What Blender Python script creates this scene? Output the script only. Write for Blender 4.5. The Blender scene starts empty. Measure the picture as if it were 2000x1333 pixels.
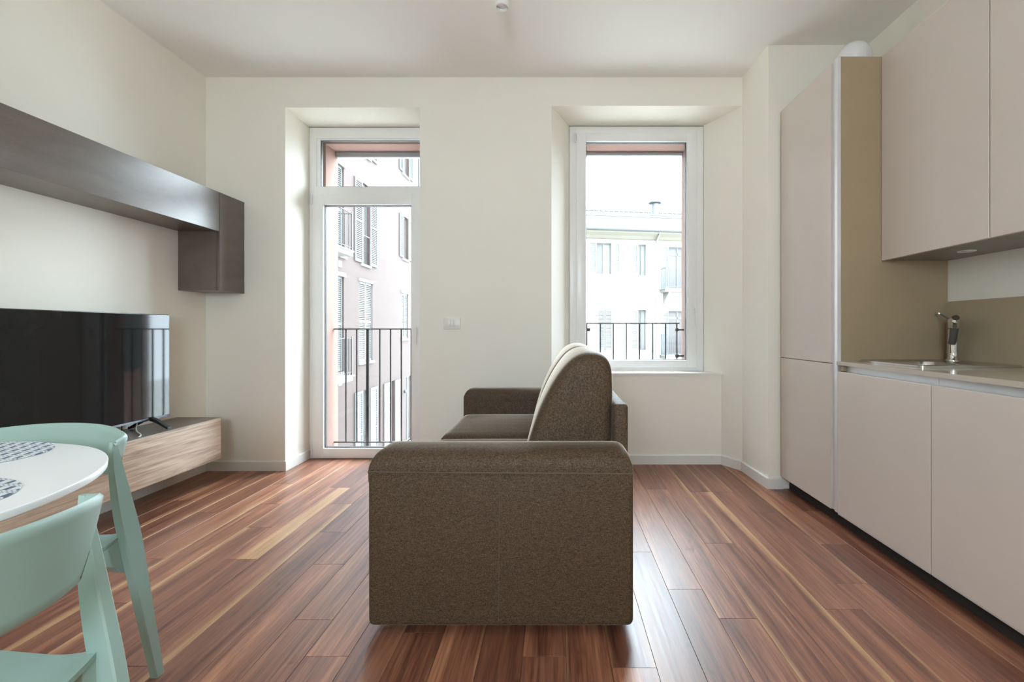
import bpy, bmesh, math, random
from mathutils import Vector, Matrix

S = bpy.context.scene
C = S.collection
R = math.radians
random.seed(7)

# ------------------------------------------------------------------ camera
cam_d = bpy.data.cameras.new('camera')
cam = bpy.data.objects.new('camera', cam_d)
C.objects.link(cam)
cam.location = (0, 0, 1.05)
cam.rotation_euler = (R(90), 0, 0)
cam_d.sensor_width = 36
cam_d.lens = 16.0
cam_d.shift_x = -0.0425
cam_d.shift_y = -0.0108
cam_d.clip_start = 0.02
cam_d.clip_end = 300
S.camera = cam

# ------------------------------------------------------------------ world, sun, exposure
SKY = 26.0
w = bpy.data.worlds.new('sky')
S.world = w
w.use_nodes = True
bg = w.node_tree.nodes['Background']
bg.inputs[0].default_value = (0.77, 0.90, 1.0, 1)
bg.inputs[1].default_value = SKY

def portal(loc, rot, sx, sy):
    d = bpy.data.lights.new('portal', 'AREA')
    d.shape = 'RECTANGLE'; d.size = sx; d.size_y = sy
    o = bpy.data.objects.new('daylight_portal', d)
    C.objects.link(o); o.location = loc; o.rotation_euler = rot
    d.cycles.is_portal = True
    return o
portal((-1.51, 4.02, 1.3), (R(-90), 0, 0), 0.82, 2.6)
portal((0.67, 4.02, 1.65), (R(-90), 0, 0), 0.9, 1.95)
portal((-0.3, -1.62, 1.6), (R(90), 0, 0), 1.1, 0.95)  # portal at the added opening behind the camera

vs = S.view_settings
vs.view_transform = 'Standard'
vs.look = 'None'
vs.gamma = 1.0
vs.use_curve_mapping = False
vs.exposure = 0.0
S.cycles.use_denoising = True
S.cycles.max_bounces = 14
S.cycles.diffuse_bounces = 8
S.cycles.glossy_bounces = 6
S.cycles.transparent_max_bounces = 16
S.cycles.sample_clamp_indirect = 8
S.cycles.caustics_reflective = False
S.cycles.caustics_refractive = False

# ------------------------------------------------------------------ materials
def lin(c):
    return tuple(((v / 255) / 12.92 if v / 255 <= 0.04045 else ((v / 255 + 0.055) / 1.055) ** 2.4) for v in c)

class NT:
    def __init__(self, name):
        self.m = bpy.data.materials.new(name)
        self.m.use_nodes = True
        self.t = self.m.node_tree
        self.p = self.t.nodes['Principled BSDF']
        self.out = self.t.nodes['Material Output']
    def n(self, typ, **kw):
        nd = self.t.nodes.new(typ)
        for k, v in kw.items():
            if isinstance(k, str) and hasattr(nd, k):
                setattr(nd, k, v)
            else:
                nd.inputs[k].default_value = v
        return nd
    def l(self, a, b):
        self.t.links.new(a, b)
    def math(self, op, a, b=None, clamp=False):
        nd = self.t.nodes.new('ShaderNodeMath'); nd.operation = op; nd.use_clamp = clamp
        for i, v in enumerate((a, b)):
            if v is None: continue
            if isinstance(v, (int, float)): nd.inputs[i].default_value = v
            else: self.l(v, nd.inputs[i])
        return nd.outputs[0]
    def noise(self, vec, scale, detail=3, rough=0.55, dist=0.0):
        nd = self.t.nodes.new('ShaderNodeTexNoise')
        nd.inputs['Scale'].default_value = scale
        nd.inputs['Detail'].default_value = detail
        nd.inputs['Roughness'].default_value = rough
        nd.inputs['Distortion'].default_value = dist
        if vec is not None: self.l(vec, nd.inputs['Vector'])
        return nd.outputs[0]
    def ramp(self, fac, stops):
        nd = self.t.nodes.new('ShaderNodeValToRGB')
        e = nd.color_ramp.elements
        while len(e) < len(stops): e.new(0.5)
        for i, (p, c) in enumerate(stops):
            e[i].position = p; e[i].color = (*c, 1) if len(c) == 3 else c
        self.l(fac, nd.inputs[0])
        return nd.outputs[0]
    def mix(self, fac, a, b, mode='MIX'):
        nd = self.t.nodes.new('ShaderNodeMix'); nd.data_type = 'RGBA'; nd.blend_type = mode
        for s, v in ((nd.inputs[0], fac), (nd.inputs[6], a), (nd.inputs[7], b)):
            if isinstance(v, (int, float)): s.default_value = v
            elif isinstance(v, tuple): s.default_value = (*v, 1) if len(v) == 3 else v
            else: self.l(v, s)
        return nd.outputs[2]
    def mapping(self, vec, scale=(1, 1, 1), loc=(0, 0, 0), rot=(0, 0, 0)):
        nd = self.t.nodes.new('ShaderNodeMapping')
        nd.inputs['Scale'].default_value = scale
        nd.inputs['Location'].default_value = loc
        nd.inputs['Rotation'].default_value = rot
        self.l(vec, nd.inputs['Vector'])
        return nd.outputs[0]
    def bump(self, h, strength=0.2, dist=0.002):
        nd = self.t.nodes.new('ShaderNodeBump')
        nd.inputs['Strength'].default_value = strength
        nd.inputs['Distance'].default_value = dist
        self.l(h, nd.inputs['Height'])
        self.l(nd.outputs[0], self.p.inputs['Normal'])
    def coord(self, which='Object'):
        return self.t.nodes.new('ShaderNodeTexCoord').outputs[which]
    def pos(self):
        return self.t.nodes.new('ShaderNodeNewGeometry').outputs['Position']

def plain(name, col, rough=0.5, metal=0.0, spec=0.5, var=0.03, scale=6.0, bump=0.0, bscale=300, coat=0.0):
    """plain colour with faint procedural mottling"""
    k = NT(name)
    v = k.coord('Object')
    n = k.noise(v, scale, 3)
    c0 = tuple(max(0, x * (1 - var)) for x in col)
    c1 = tuple(min(1, x * (1 + var)) for x in col)
    k.l(k.ramp(n, [(0.3, c0), (0.7, c1)]), k.p.inputs['Base Color'])
    k.p.inputs['Roughness'].default_value = rough
    k.p.inputs['Metallic'].default_value = metal
    k.p.inputs['Specular IOR Level'].default_value = spec
    if coat:
        k.p.inputs['Coat Weight'].default_value = coat
        k.p.inputs['Coat Roughness'].default_value = 0.1
    if bump:
        k.bump(k.noise(v, bscale, 2), bump, 0.001)
    return k.m

M = {}
M['wall'] = plain('wall_paint', (0.86, 0.83, 0.75), 0.75, var=0.012, scale=2, bump=0.08, bscale=160)
M['ceiling'] = plain('ceiling_paint', (0.88, 0.86, 0.83), 0.85, var=0.01, scale=2)
M['white'] = plain('white_lacquer', (0.80, 0.80, 0.78), 0.35, var=0.01)
M['pvc'] = plain('white_window_profile', (0.84, 0.84, 0.83), 0.3, var=0.01)
M['gasket'] = plain('dark_gasket', (0.06, 0.065, 0.07), 0.6)
M['sill'] = plain('sill_stone', (0.82, 0.81, 0.79), 0.25, var=0.02)
M['skirting'] = plain('skirting_white', (0.78, 0.77, 0.73), 0.4, var=0.01)
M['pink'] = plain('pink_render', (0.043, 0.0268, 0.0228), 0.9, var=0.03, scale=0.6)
M['salmon'] = plain('salmon_render', (0.25, 0.148, 0.12), 0.9, var=0.05, scale=2.5, bump=0.1, bscale=80)
M['cream'] = plain('cream_render', (0.40, 0.385, 0.345), 0.9, var=0.03, scale=1.0)
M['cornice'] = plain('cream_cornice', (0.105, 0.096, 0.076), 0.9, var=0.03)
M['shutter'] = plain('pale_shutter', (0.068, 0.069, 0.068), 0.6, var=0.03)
M['shutter_grey'] = plain('grey_shutter', (0.090, 0.095, 0.097), 0.6, var=0.03)
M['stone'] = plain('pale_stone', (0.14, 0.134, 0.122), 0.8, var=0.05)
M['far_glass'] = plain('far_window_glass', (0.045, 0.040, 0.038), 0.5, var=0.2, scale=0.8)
M['curtain'] = plain('curtain_fabric', (0.12, 0.12, 0.115), 0.9, var=0.05)
M['zinc'] = plain('zinc_gutter', (0.048, 0.053, 0.056), 0.5, var=0.05)
M['roof'] = plain('pale_roof_sheet', (0.16, 0.16, 0.16), 0.8, var=0.08, scale=3)
M['tile'] = plain('grey_roof_tile', (0.045, 0.051, 0.056), 0.7, var=0.15, scale=8)
M['pale_street'] = plain('bounce_street', (0.68, 0.66, 0.62), 0.9, var=0.1, scale=3)  # street colour brightened to bounce daylight up onto soffits and ceiling
M['rail'] = plain('railing_iron', (0.022, 0.018, 0.018), 0.5, var=0.05)
M['blind'] = plain('blind_bar', (0.34, 0.34, 0.35), 0.6)
M['alu'] = plain('brushed_aluminium', (0.80, 0.81, 0.83), 0.40, metal=0.55, var=0.03)
M['steel'] = plain('stainless_steel', (0.60, 0.585, 0.56), 0.22, metal=1.0, var=0.05, scale=20)
M['chrome'] = plain('chrome', (0.80, 0.80, 0.80), 0.06, metal=1.0, var=0.01)
M['dark_chrome'] = plain('dark_spray_grip', (0.10, 0.09, 0.085), 0.3, var=0.05)
M['tv_black'] = plain('tv_black_plastic', (0.012, 0.012, 0.013), 0.3)
M['tv_bezel'] = plain('tv_bezel_metal', (0.10, 0.11, 0.13), 0.3, metal=0.6)
M['black'] = plain('black_plastic', (0.015, 0.015, 0.016), 0.4)
M['void'] = plain('recess_shade', (0.03, 0.028, 0.026), 0.8)  # shade of toe kicks and unlit interiors put into the colour
M['globe'] = plain('opal_globe', (0.82, 0.82, 0.82), 0.25, var=0.005)
M['cable_w'] = plain('white_cable', (0.7, 0.69, 0.64), 0.4)
M['table'] = plain('table_white', (0.80, 0.81, 0.81), 0.35, var=0.008, bump=0.05, bscale=500)
M['mint'] = plain('mint_plastic', (0.325, 0.465, 0.42), 0.42, var=0.015, bump=0.06, bscale=900)
M['front'] = plain('taupe_lacquer', (0.63, 0.55, 0.495), 0.33, spec=0.8, var=0.012, bump=0.02, bscale=700)
M['carcass'] = plain('taupe_panel', (0.36, 0.275, 0.175), 0.50, var=0.02)
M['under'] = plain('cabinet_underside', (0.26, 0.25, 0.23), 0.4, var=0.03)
M['worktop'] = plain('greige_worktop', (0.52, 0.46, 0.39), 0.12, var=0.03, scale=120)
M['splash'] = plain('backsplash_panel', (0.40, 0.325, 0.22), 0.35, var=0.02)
M['switch'] = plain('switch_plate', (0.80, 0.79, 0.74), 0.35, var=0.01)
M['seam'] = plain('fabric_seam', (0.115, 0.085, 0.058), 0.9)

def glass_mat():
    k = NT('clear_glazing')
    t = k.t
    t.nodes.remove(k.p)
    tr = t.nodes.new('ShaderNodeBsdfTransparent'); tr.inputs[0].default_value = (0.97, 0.985, 0.98, 1)
    gl = t.nodes.new('ShaderNodeBsdfGlossy'); gl.inputs['Roughness'].default_value = 0.01
    fr = t.nodes.new('ShaderNodeFresnel'); 
    geo = t.nodes.new('ShaderNodeNewGeometry')
    k.l(k.math('ADD', 1.35, k.math('MULTIPLY', geo.outputs['Backfacing'], 1 / 1.35 - 1.35)), fr.inputs['IOR'])   # same reflectance on both faces of the pane
    mx = t.nodes.new('ShaderNodeMixShader')
    k.l(fr.outputs[0], mx.inputs[0]); k.l(tr.outputs[0], mx.inputs[1]); k.l(gl.outputs[0], mx.inputs[2])
    k.l(mx.outputs[0], k.out.inputs[0])
    return k.m
M['glass'] = glass_mat()

def screen_mat():
    k = NT('tv_screen')
    n = k.noise(k.coord('Object'), 3, 2)
    k.l(k.ramp(n, [(0.3, (0.008, 0.008, 0.008)), (0.7, (0.011, 0.011, 0.011))]), k.p.inputs['Base Color'])
    k.p.inputs['Roughness'].default_value = 0.045
    k.p.inputs['Specular IOR Level'].default_value = 0.28
    return k.m
M['screen'] = screen_mat()

def plank_mat():
    k = NT('walnut_plank')
    oi = k.t.nodes.new('ShaderNodeObjectInfo')
    sep = k.t.nodes.new('ShaderNodeSeparateColor'); k.l(oi.outputs['Color'], sep.inputs[0])
    tone, sapl, sapr = sep.outputs[0], sep.outputs[1], sep.outputs[2]
    rnd = oi.outputs['Random']
    loc = k.t.nodes.new('ShaderNodeSeparateXYZ'); k.l(k.coord('Object'), loc.inputs[0])
    p = k.t.nodes.new('ShaderNodeSeparateXYZ'); k.l(k.pos(), p.inputs[0])
    cmb = k.t.nodes.new('ShaderNodeCombineXYZ')
    k.l(p.outputs[0], cmb.inputs[0]); k.l(p.outputs[1], cmb.inputs[1]); k.l(k.math('MULTIPLY', rnd, 37.0), cmb.inputs[2])
    v = cmb.outputs[0]
    g1 = k.noise(k.mapping(v, (14, 0.9, 1)), 1.0, 4, 0.6, 0.8)       # broad figure
    g2 = k.noise(k.mapping(v, (70, 2.2, 1)), 1.0, 4, 0.65, 0.4)      # streaks
    g3 = k.noise(k.mapping(v, (420, 9, 1)), 1.0, 2, 0.6)             # pores
    kn = k.noise(k.mapping(v, (9, 3.2, 1)), 1.0, 3, 0.5, 1.8)        # knots
    f = k.math('ADD', k.math('MULTIPLY', g1, 0.55), k.math('MULTIPLY', g2, 0.45))
    base = k.ramp(f, [(0.28, (0.032, 0.011, 0.008)), (0.41, (0.135, 0.050, 0.031)), (0.54, (0.265, 0.110, 0.066)), (0.68, (0.44, 0.215, 0.125))])
    tone_mul = k.ramp(tone, [(0.0, (0.60, 0.54, 0.52)), (0.5, (1.1, 1.06, 1.0)), (1.0, (1.6, 1.58, 1.45))])
    col = k.mix(1.0, base, tone_mul, 'MULTIPLY')
    knot = k.ramp(kn, [(0.68, (1, 1, 1)), (0.76, (0.42, 0.36, 0.33))])
    col = k.mix(0.8, col, k.mix(1.0, col, knot, 'MULTIPLY'))
    pore = k.ramp(g3, [(0.36, (0.66, 0.62, 0.60)), (0.56, (1, 1, 1))])
    col = k.mix(0.7, col, k.mix(1.0, col, pore, 'MULTIPLY'))
    # sapwood along an edge
    wob = k.math('MULTIPLY', k.math('SUBTRACT', k.noise(k.mapping(v, (3, 1.6, 1)), 1.0, 3, 0.55), 0.5), 0.075)
    x = k.math('ADD', loc.outputs[0], wob)
    def sap(amount, sgn):
        d = k.math('ADD', k.math('MULTIPLY', x, sgn), 0.07)           # distance from that edge
        wdt = k.math('MULTIPLY', amount, 0.11)
        return k.math('MULTIPLY', k.math('SUBTRACT', wdt, d), 38.0, True)
    s = k.math('MAXIMUM', sap(sapl, 1.0), sap(sapr, -1.0))
    sapc = k.ramp(g2, [(0.3, (0.42, 0.22, 0.10)), (0.7, (0.62, 0.40, 0.20))])
    col = k.mix(k.math('MULTIPLY', s, 0.72), col, sapc)
    k.l(col, k.p.inputs['Base Color'])
    k.l(k.ramp(g2, [(0.3, (0.34,) * 3), (0.7, (0.42,) * 3)]), k.p.inputs['Roughness'])
    k.p.inputs['Specular IOR Level'].default_value = 0.65
    k.bump(k.math('ADD', k.math('MULTIPLY', g3, 0.5), g2), 0.05, 0.001)
    return k.m
M['plank'] = plank_mat()

def fabric_mat():
    k = NT('brown_woven_fabric')
    v = k.coord('Object')
    a = k.noise(v, 300, 2, 0.7)
    b = k.noise(v, 170, 3, 0.6)
    w1 = k.noise(k.mapping(v, (900, 900, 90)), 1.0, 2)
    w2 = k.noise(k.mapping(v, (90, 90, 900)), 1.0, 2)
    f = k.math('ADD', k.math('MULTIPLY', a, 0.4), k.math('ADD', k.math('MULTIPLY', w1, 0.25), k.math('ADD', k.math('MULTIPLY', w2, 0.25), k.math('MULTIPLY', b, 0.1))))
    col = k.ramp(f, [(0.40, (0.024, 0.0135, 0.007)), (0.50, (0.072, 0.0455, 0.0265)), (0.60, (0.165, 0.112, 0.070))])
    k.l(col, k.p.inputs['Base Color'])
    k.p.inputs['Roughness'].default_value = 0.6
    k.p.inputs['Specular IOR Level'].default_value = 0.22
    k.p.inputs['Sheen Weight'].default_value = 1.0
    k.p.inputs['Sheen Roughness'].default_value = 0.22
    k.p.inputs['Sheen Tint'].default_value = (0.85, 0.74, 0.62, 1)
    wr = k.noise(k.mapping(v, (2.2, 16, 5)), 1.0, 3, 0.5, 0.6)
    k.bump(k.math('ADD', k.math('MULTIPLY', f, 0.25), k.math('MULTIPLY', wr, 1.1)), 0.35, 0.004)
    return k.m
M['fabric'] = fabric_mat()

def wood_front_mat():
    k = NT('grey_oak_front')
    v = k.coord('Object')
    g1 = k.noise(k.mapping(v, (6, 1.3, 9)), 1.0, 4, 0.6, 1.0)
    g2 = k.noise(k.mapping(v, (20, 2.4, 70)), 1.0, 4, 0.65, 0.7)
    f = k.math('ADD', k.math('MULTIPLY', g1, 0.5), k.math('MULTIPLY', g2, 0.5))
    k.l(k.ramp(f, [(0.30, (0.13, 0.082, 0.056)), (0.42, (0.36, 0.25, 0.18)), (0.56, (0.58, 0.44, 0.335)), (0.70, (0.72, 0.58, 0.47))]), k.p.inputs['Base Color'])
    k.p.inputs['Roughness'].default_value = 0.42
    k.bump(g2, 0.15, 0.001)
    return k.m
M['oak'] = wood_front_mat()

def dark_board_mat():
    k = NT('dark_grey_brown_board')
    v = k.coord('Object')
    g1 = k.noise(k.mapping(v, (9, 2.5, 9)), 1.0, 4, 0.65, 0.6)
    g2 = k.noise(v, 260, 2)
    f = k.math('ADD', k.math('MULTIPLY', g1, 0.7), k.math('MULTIPLY', g2, 0.3))
    k.l(k.ramp(f, [(0.3, (0.092, 0.070, 0.056)), (0.7, (0.150, 0.118, 0.097))]), k.p.inputs['Base Color'])
    k.p.inputs['Roughness'].default_value = 0.32
    k.p.inputs['Specular IOR Level'].default_value = 0.8
    k.bump(g2, 0.04, 0.001)
    return k.m
M['board'] = dark_board_mat()

def mat_weave():
    """navy and white geometric weave of the placemats: rows of blocks between bands of fine zigzag"""
    k = NT('placemat_weave')
    p = k.t.nodes.new('ShaderNodeSeparateXYZ'); k.l(k.coord('Object'), p.inputs[0])
    x, y = p.outputs[0], p.outputs[1]
    row = k.math('FRACT', k.math('MULTIPLY', y, 22.0))
    ri = k.math('FLOOR', k.math('MULTIPLY', y, 22.0))
    xs = k.math('ADD', k.math('MULTIPLY', x, 38.0), k.math('MULTIPLY', ri, 0.5))
    cell = k.math('FRACT', k.math('ADD', xs, k.math('MULTIPLY', row, 0.25)))
    block = k.math('MULTIPLY', k.math('LESS_THAN', cell, 0.42), k.math('LESS_THAN', row, 0.55))
    zig = k.math('LESS_THAN', k.math('FRACT', k.math('ADD', k.math('MULTIPLY', row, 5.0), k.math('PINGPONG', k.math('MULTIPLY', x, 120.0), 0.6))), 0.42)
    band = k.math('MULTIPLY', zig, k.math('GREATER_THAN', row, 0.55))
    f = k.math('MAXIMUM', block, k.math('MULTIPLY', band, 0.7), True)
    k.l(k.mix(f, (0.62, 0.66, 0.68), (0.085, 0.115, 0.17)), k.p.inputs['Base Color'])
    k.p.inputs['Roughness'].default_value = 0.8
    k.bump(f, 0.4, 0.001)
    return k.m
M['weave'] = mat_weave()

# ------------------------------------------------------------------ mesh helpers
class MB:
    def __init__(self):
        self.v = []; self.f = []
    def add(self, vs, fs):
        o = len(self.v)
        self.v += [tuple(p) for p in vs]
        self.f += [tuple(i + o for i in q) for q in fs]
        return self
    def box(self, x0, x1, y0, y1, z0, z1):
        vs = [(x0, y0, z0), (x1, y0, z0), (x1, y1, z0), (x0, y1, z0), (x0, y0, z1), (x1, y0, z1), (x1, y1, z1), (x0, y1, z1)]
        return self.add(vs, [(0, 3, 2, 1), (4, 5, 6, 7), (0, 1, 5, 4), (1, 2, 6, 5), (2, 3, 7, 6), (3, 0, 4, 7)])
    def rbox(self, x0, x1, y0, y1, z0, z1, r=0.005, seg=2):
        bm = bmesh.new()
        bmesh.ops.create_cube(bm, size=1)
        for q in bm.verts:
            q.co = ((x0 + x1) / 2 + q.co.x * (x1 - x0), (y0 + y1) / 2 + q.co.y * (y1 - y0), (z0 + z1) / 2 + q.co.z * (z1 - z0))
        r = min(r, 0.49 * min(x1 - x0, y1 - y0, z1 - z0))
        bmesh.ops.bevel(bm, geom=list(bm.edges), offset=r, segments=seg, profile=0.5, affect='EDGES')
        bm.verts.index_update()
        self.add([q.co for q in bm.verts], [[q.index for q in f.verts] for f in bm.faces])
        bm.free()
        return self
    def prism(self, pts, z0, z1):
        """vertical prism over a plan polygon (counter-clockwise)"""
        n = len(pts)
        vs = [(x, y, z0) for x, y in pts] + [(x, y, z1) for x, y in pts]
        fs = [tuple(range(n))[::-1], tuple(range(n, 2 * n))]
        fs += [(i, (i + 1) % n, n + (i + 1) % n, n + i) for i in range(n)]
        return self.add(vs, fs)
    def loft(self, rings, cap=True, closed=True):
        n = len(rings[0]); o = []
        vs = [p for r in rings for p in r]
        fs = []
        for a in range(len(rings) - 1):
            for i in range(n if closed else n - 1):
                j = (i + 1) % n
                fs.append((a * n + i, a * n + j, (a + 1) * n + j, (a + 1) * n + i))
        if cap:
            fs.append(tuple(range(n))[::-1]); fs.append(tuple(range((len(rings) - 1) * n, len(rings) * n)))
        return self.add(vs, fs)
    def tube(self, pts, r, n=8, r2=None):
        pts = [Vector(p) for p in pts]
        rings = []
        up = Vector((0, 0, 1))
        for i, p in enumerate(pts):
            t = (pts[min(i + 1, len(pts) - 1)] - pts[max(i - 1, 0)]).normalized()
            u = t.cross(up) if abs(t.dot(up)) < 0.95 else t.cross(Vector((1, 0, 0)))
            u.normalize(); q = t.cross(u)
            rr = r if r2 is None else r + (r2 - r) * i / (len(pts) - 1)
            rings.append([p + (u * math.cos(2 * math.pi * a / n) + q * math.sin(2 * math.pi * a / n)) * rr for a in range(n)])
        return self.loft(rings)
    def lathe(self, prof, cx=0, cy=0, n=32):
        """profile of (radius, z) about a vertical axis"""
        rings = [[(cx + r * math.cos(2 * math.pi * a / n), cy + r * math.sin(2 * math.pi * a / n), z) for a in range(n)] for r, z in prof]
        return self.loft(rings)
    def mesh(self, name, smooth=None):
        me = bpy.data.meshes.new(name)
        me.from_pydata(self.v, [], self.f)
        bm = bmesh.new(); bm.from_mesh(me)
        bmesh.ops.recalc_face_normals(bm, faces=bm.faces)
        bm.to_mesh(me); bm.free()
        if smooth is not None:
            for p in me.polygons: p.use_smooth = True
            me.set_sharp_from_angle(angle=R(smooth))
        return me
    def build(self, name, mat, parent=None, smooth=None, **tags):
        me = self.mesh(name, smooth)
        o = bpy.data.objects.new(name, me)
        me.materials.append(M[mat] if isinstance(mat, str) else mat)
        C.objects.link(o)
        if parent is not None: o.parent = parent
        for k, v in tags.items(): o[k] = v
        return o

def thing(name, label, cat, loc=(0, 0, 0), rz=0.0, group=None, kind=None):
    o = bpy.data.objects.new(name, None)
    o.empty_display_size = 0.1
    C.objects.link(o)
    o.location = loc; o.rotation_euler = (0, 0, rz)
    if label: o['label'] = label
    if cat: o['category'] = cat
    if group: o['group'] = group
    if kind: o['kind'] = kind
    return o

def struct(mb, name, mat, smooth=None):
    return mb.build(name, mat, None, smooth, kind='structure')

def link_copy(src, parent, loc=None):
    o = src.copy(); C.objects.link(o); o.parent = parent
    if loc is not None: o.location = loc
    return o

# ------------------------------------------------------------------ room dimensions (metres; camera stands at the origin)
XL = -2.607          # left wall
XK = 2.065           # kitchen wall
YB = 3.394           # back wall
YF = 3.72            # plane of the window frames
YE = 4.00            # outer face of the facade
YR = -1.6            # wall behind the camera
ZC = 2.936           # ceiling
ZD = 2.711           # door niche head
ZW = 2.722           # window niche head
YS = 3.01            # short wall beside the tall cabinet
XS = 1.408

# ------------------------------------------------------------------ floor
floor = struct(MB().box(XL - 0.1, XK + 0.1, YR, 0.30, -0.1, 0.0).box(XL - 0.1, XK + 0.1, 0.30, 3.79, -0.1, -0.013), 'floor', 'plank')
floor.color = (0.4, 0, 0, 1)

PW = 0.14
unit = MB().rbox(-PW / 2 + 0.0005, PW / 2 - 0.0005, 0, 1, -0.0128, 0, 0.0006, 1).mesh('plank')
unit.materials.append(M['plank'])
# end joints read off the photograph, per plank column (column 0 spans X 0.314..0.454)
known = {0: [2.151], -1: [1.414, 2.75], 1: [1.841, 3.2], 2: [1.656, 3.0], 3: [2.239], 4: [2.95], 5: [1.71, 2.95],
         6: [1.884, 2.62], 7: [2.23], 8: [2.637],
         -8: [1.464, 2.72], -9: [1.649, 2.95], -10: [2.04, 3.25], -11: [2.363], -12: [1.42, 2.746], -13: [2.084, 3.03],
         -14: [2.418], -15: [1.75, 2.746], -16: [2.088, 3.1], -17: [1.55, 2.62], -18: [2.25], -19: [1.7, 2.8]}
# (column, plank index along it) -> (tone, sapwood at left edge, sapwood at right edge)
special = {(-13, 1): (0.75, 0.0, 0.78), (-13, 0): (0.45, 0.0, 0.0), (-12, 1): (0.42, 0.0, 0.30), (-12, 0): (0.4, 0, 0.28),
           (-14, 0): (0.5, 0.32, 0.0), (-14, 1): (0.6, 0.25, 0.0), (-16, 1): (0.62, 0.0, 0.30), (-15, 1): (0.7, 0.20, 0.0), (-16, 0): (0.40, 0.0, 0.25),
           (-19, 1): (0.35, 0.0, 0.3), (4, 0): (0.45, 0.0, 0.34), (4, 1): (0.4, 0, 0.2), (3, 1): (0.45, 0.0, 0.26), (3, 0): (0.42, 0.1, 0.0),
           (-11, 1): (0.30, 0.0, 0.0), (-11, 0): (0.32, 0.0, 0.0), (-10, 1): (0.55, 0, 0), (7, 1): (0.6, 0.25, 0), (8, 0): (0.45, 0.0, 0.15), (8, 1): (0.25, 0, 0),
           (5, 0): (0.45, 0, 0), (5, 1): (0.42, 0, 0), (6, 0): (0.55, 0.15, 0), (6, 1): (0.3, 0, 0.12), (-18, 1): (0.35, 0, 0.2), (-17, 1): (0.3, 0.12, 0)}
rp = random.Random(21)
for k in range(-21, 13):
    x0 = 0.314 + k * PW; x1 = x0 + PW
    cx0, cx1 = max(x0, XL), min(x1, XK)
    if cx1 - cx0 < 0.01: continue
    if cx1 > -2.016 and cx0 < -1.012: yend = YF
    elif cx1 > -0.03 and cx0 < 1.36: yend = 3.563
    elif cx0 > XS - 0.02: yend = YS
    else: yend = YB
    joints = known.get(k, [round(rp.uniform(1.4, 2.9), 3)])
    ys = [0.30] + [j for j in joints if 0.4 < j < yend - 0.1] + [yend]
    if ys[1] > 1.9: ys.insert(1, 0.30 + rp.uniform(0.15, 0.75))
    off = 1 if (len(ys) > 2 and ys[1] < 1.35) else 0
    for i in range(len(ys) - 1):
        o = bpy.data.objects.new('plank', unit)
        C.objects.link(o); o.parent = floor
        o.location = ((cx0 + cx1) / 2, ys[i] + 0.0005, rp.uniform(-0.0003, 0.0))
        o.scale = ((cx1 - cx0) / PW, ys[i + 1] - ys[i] - 0.001, 1)
        t = rp.random()
        c = special.get((k, i - off))
        if c is None:
            c = (0.12 + 0.75 * t, rp.choice([0, 0, 0, 0, 0, 0, 0.12]), rp.choice([0, 0, 0, 0, 0, 0, 0.10]))
        o.color = (*c, 1)

# ------------------------------------------------------------------ walls and ceiling
struct(MB().box(XL - 0.12, XK + 0.12, YR - 0.2, YF + 0.03, ZC, ZC + 0.2), 'ceiling', 'ceiling')
struct(MB().box(XL - 0.12, XL, YR - 0.2, YF + 0.03, -0.1, ZC), 'wall_left', 'wall')
struct(MB().box(XK, XK + 0.12, YR - 0.2, YS, -0.1, ZC), 'wall_right', 'wall')
YM = YF + 0.07
wb = MB()
wb.box(XL, -2.016, YB, YM, 0, ZC)
wb.prism([(-1.012, YB), (-0.03, YB), (0.109, YF), (0.109, YM), (-1.012, YM)], 0, ZC)
wb.box(-2.016, -1.012, YB, YM, ZD, ZC)
wb.prism([(-0.03, YB), (1.393, YB), (1.212, YF), (1.212, YM), (0.109, YM), (0.109, YF)], ZW, ZC)
wb.prism([(0.042, 3.563), (1.2985, 3.563), (1.212, YF), (1.212, YM), (0.109, YM), (0.109, YF)], 0, 0.700)
struct(wb, 'wall_back', 'wall')
struct(MB().prism([(1.393, YB), (XS, YS), (XK + 0.12, YS), (XK + 0.12, YM), (1.212, YM), (1.212, YF)], 0, ZC), 'wall_corner', 'wall')
# unseen wall behind the camera; opening added to let in fill daylight
wr = MB()
RX0, RX1, RZ0, RZ1 = -0.85, 0.25, 1.125, 2.075
wr.box(XL, RX0, YR - 0.2, YR, 0, ZC).box(RX1, XK, YR - 0.2, YR, 0, ZC)
wr.box(RX0, RX1, YR - 0.2, YR, 0, RZ0).box(RX0, RX1, YR - 0.2, YR, RZ1, ZC)
struct(wr, 'wall_rear', 'wall')
# salmon-rendered outer skin of the facade, with the outer reveals
we = MB()
DX0, DX1, WX0, WX1 = -1.912, -1.105, 0.222, 1.107
ZO = 2.60
we.box(-4.2, DX0, YM, YE, -4.6, 4.0).box(DX1, WX0, YM, YE, -4.6, 4.0).box(WX1, 4.4, YM, YE, -4.6, 4.0)
we.box(DX0, DX1, YM, YE, ZO, 4.0).box(WX0, WX1, YM, YE, ZO, 4.0)
we.box(DX0, DX1, YM, YE, -4.6, -0.02).box(WX0, WX1, YM, YE, -4.6, 0.69)
struct(we, 'wall_outside', 'salmon')

# window sill
struct(MB().prism([(0.036, 3.548), (1.3065, 3.548), (1.2130, 3.7195), (0.108, 3.7195)], 0.700, 0.713), 'trim_1', 'sill')

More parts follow.
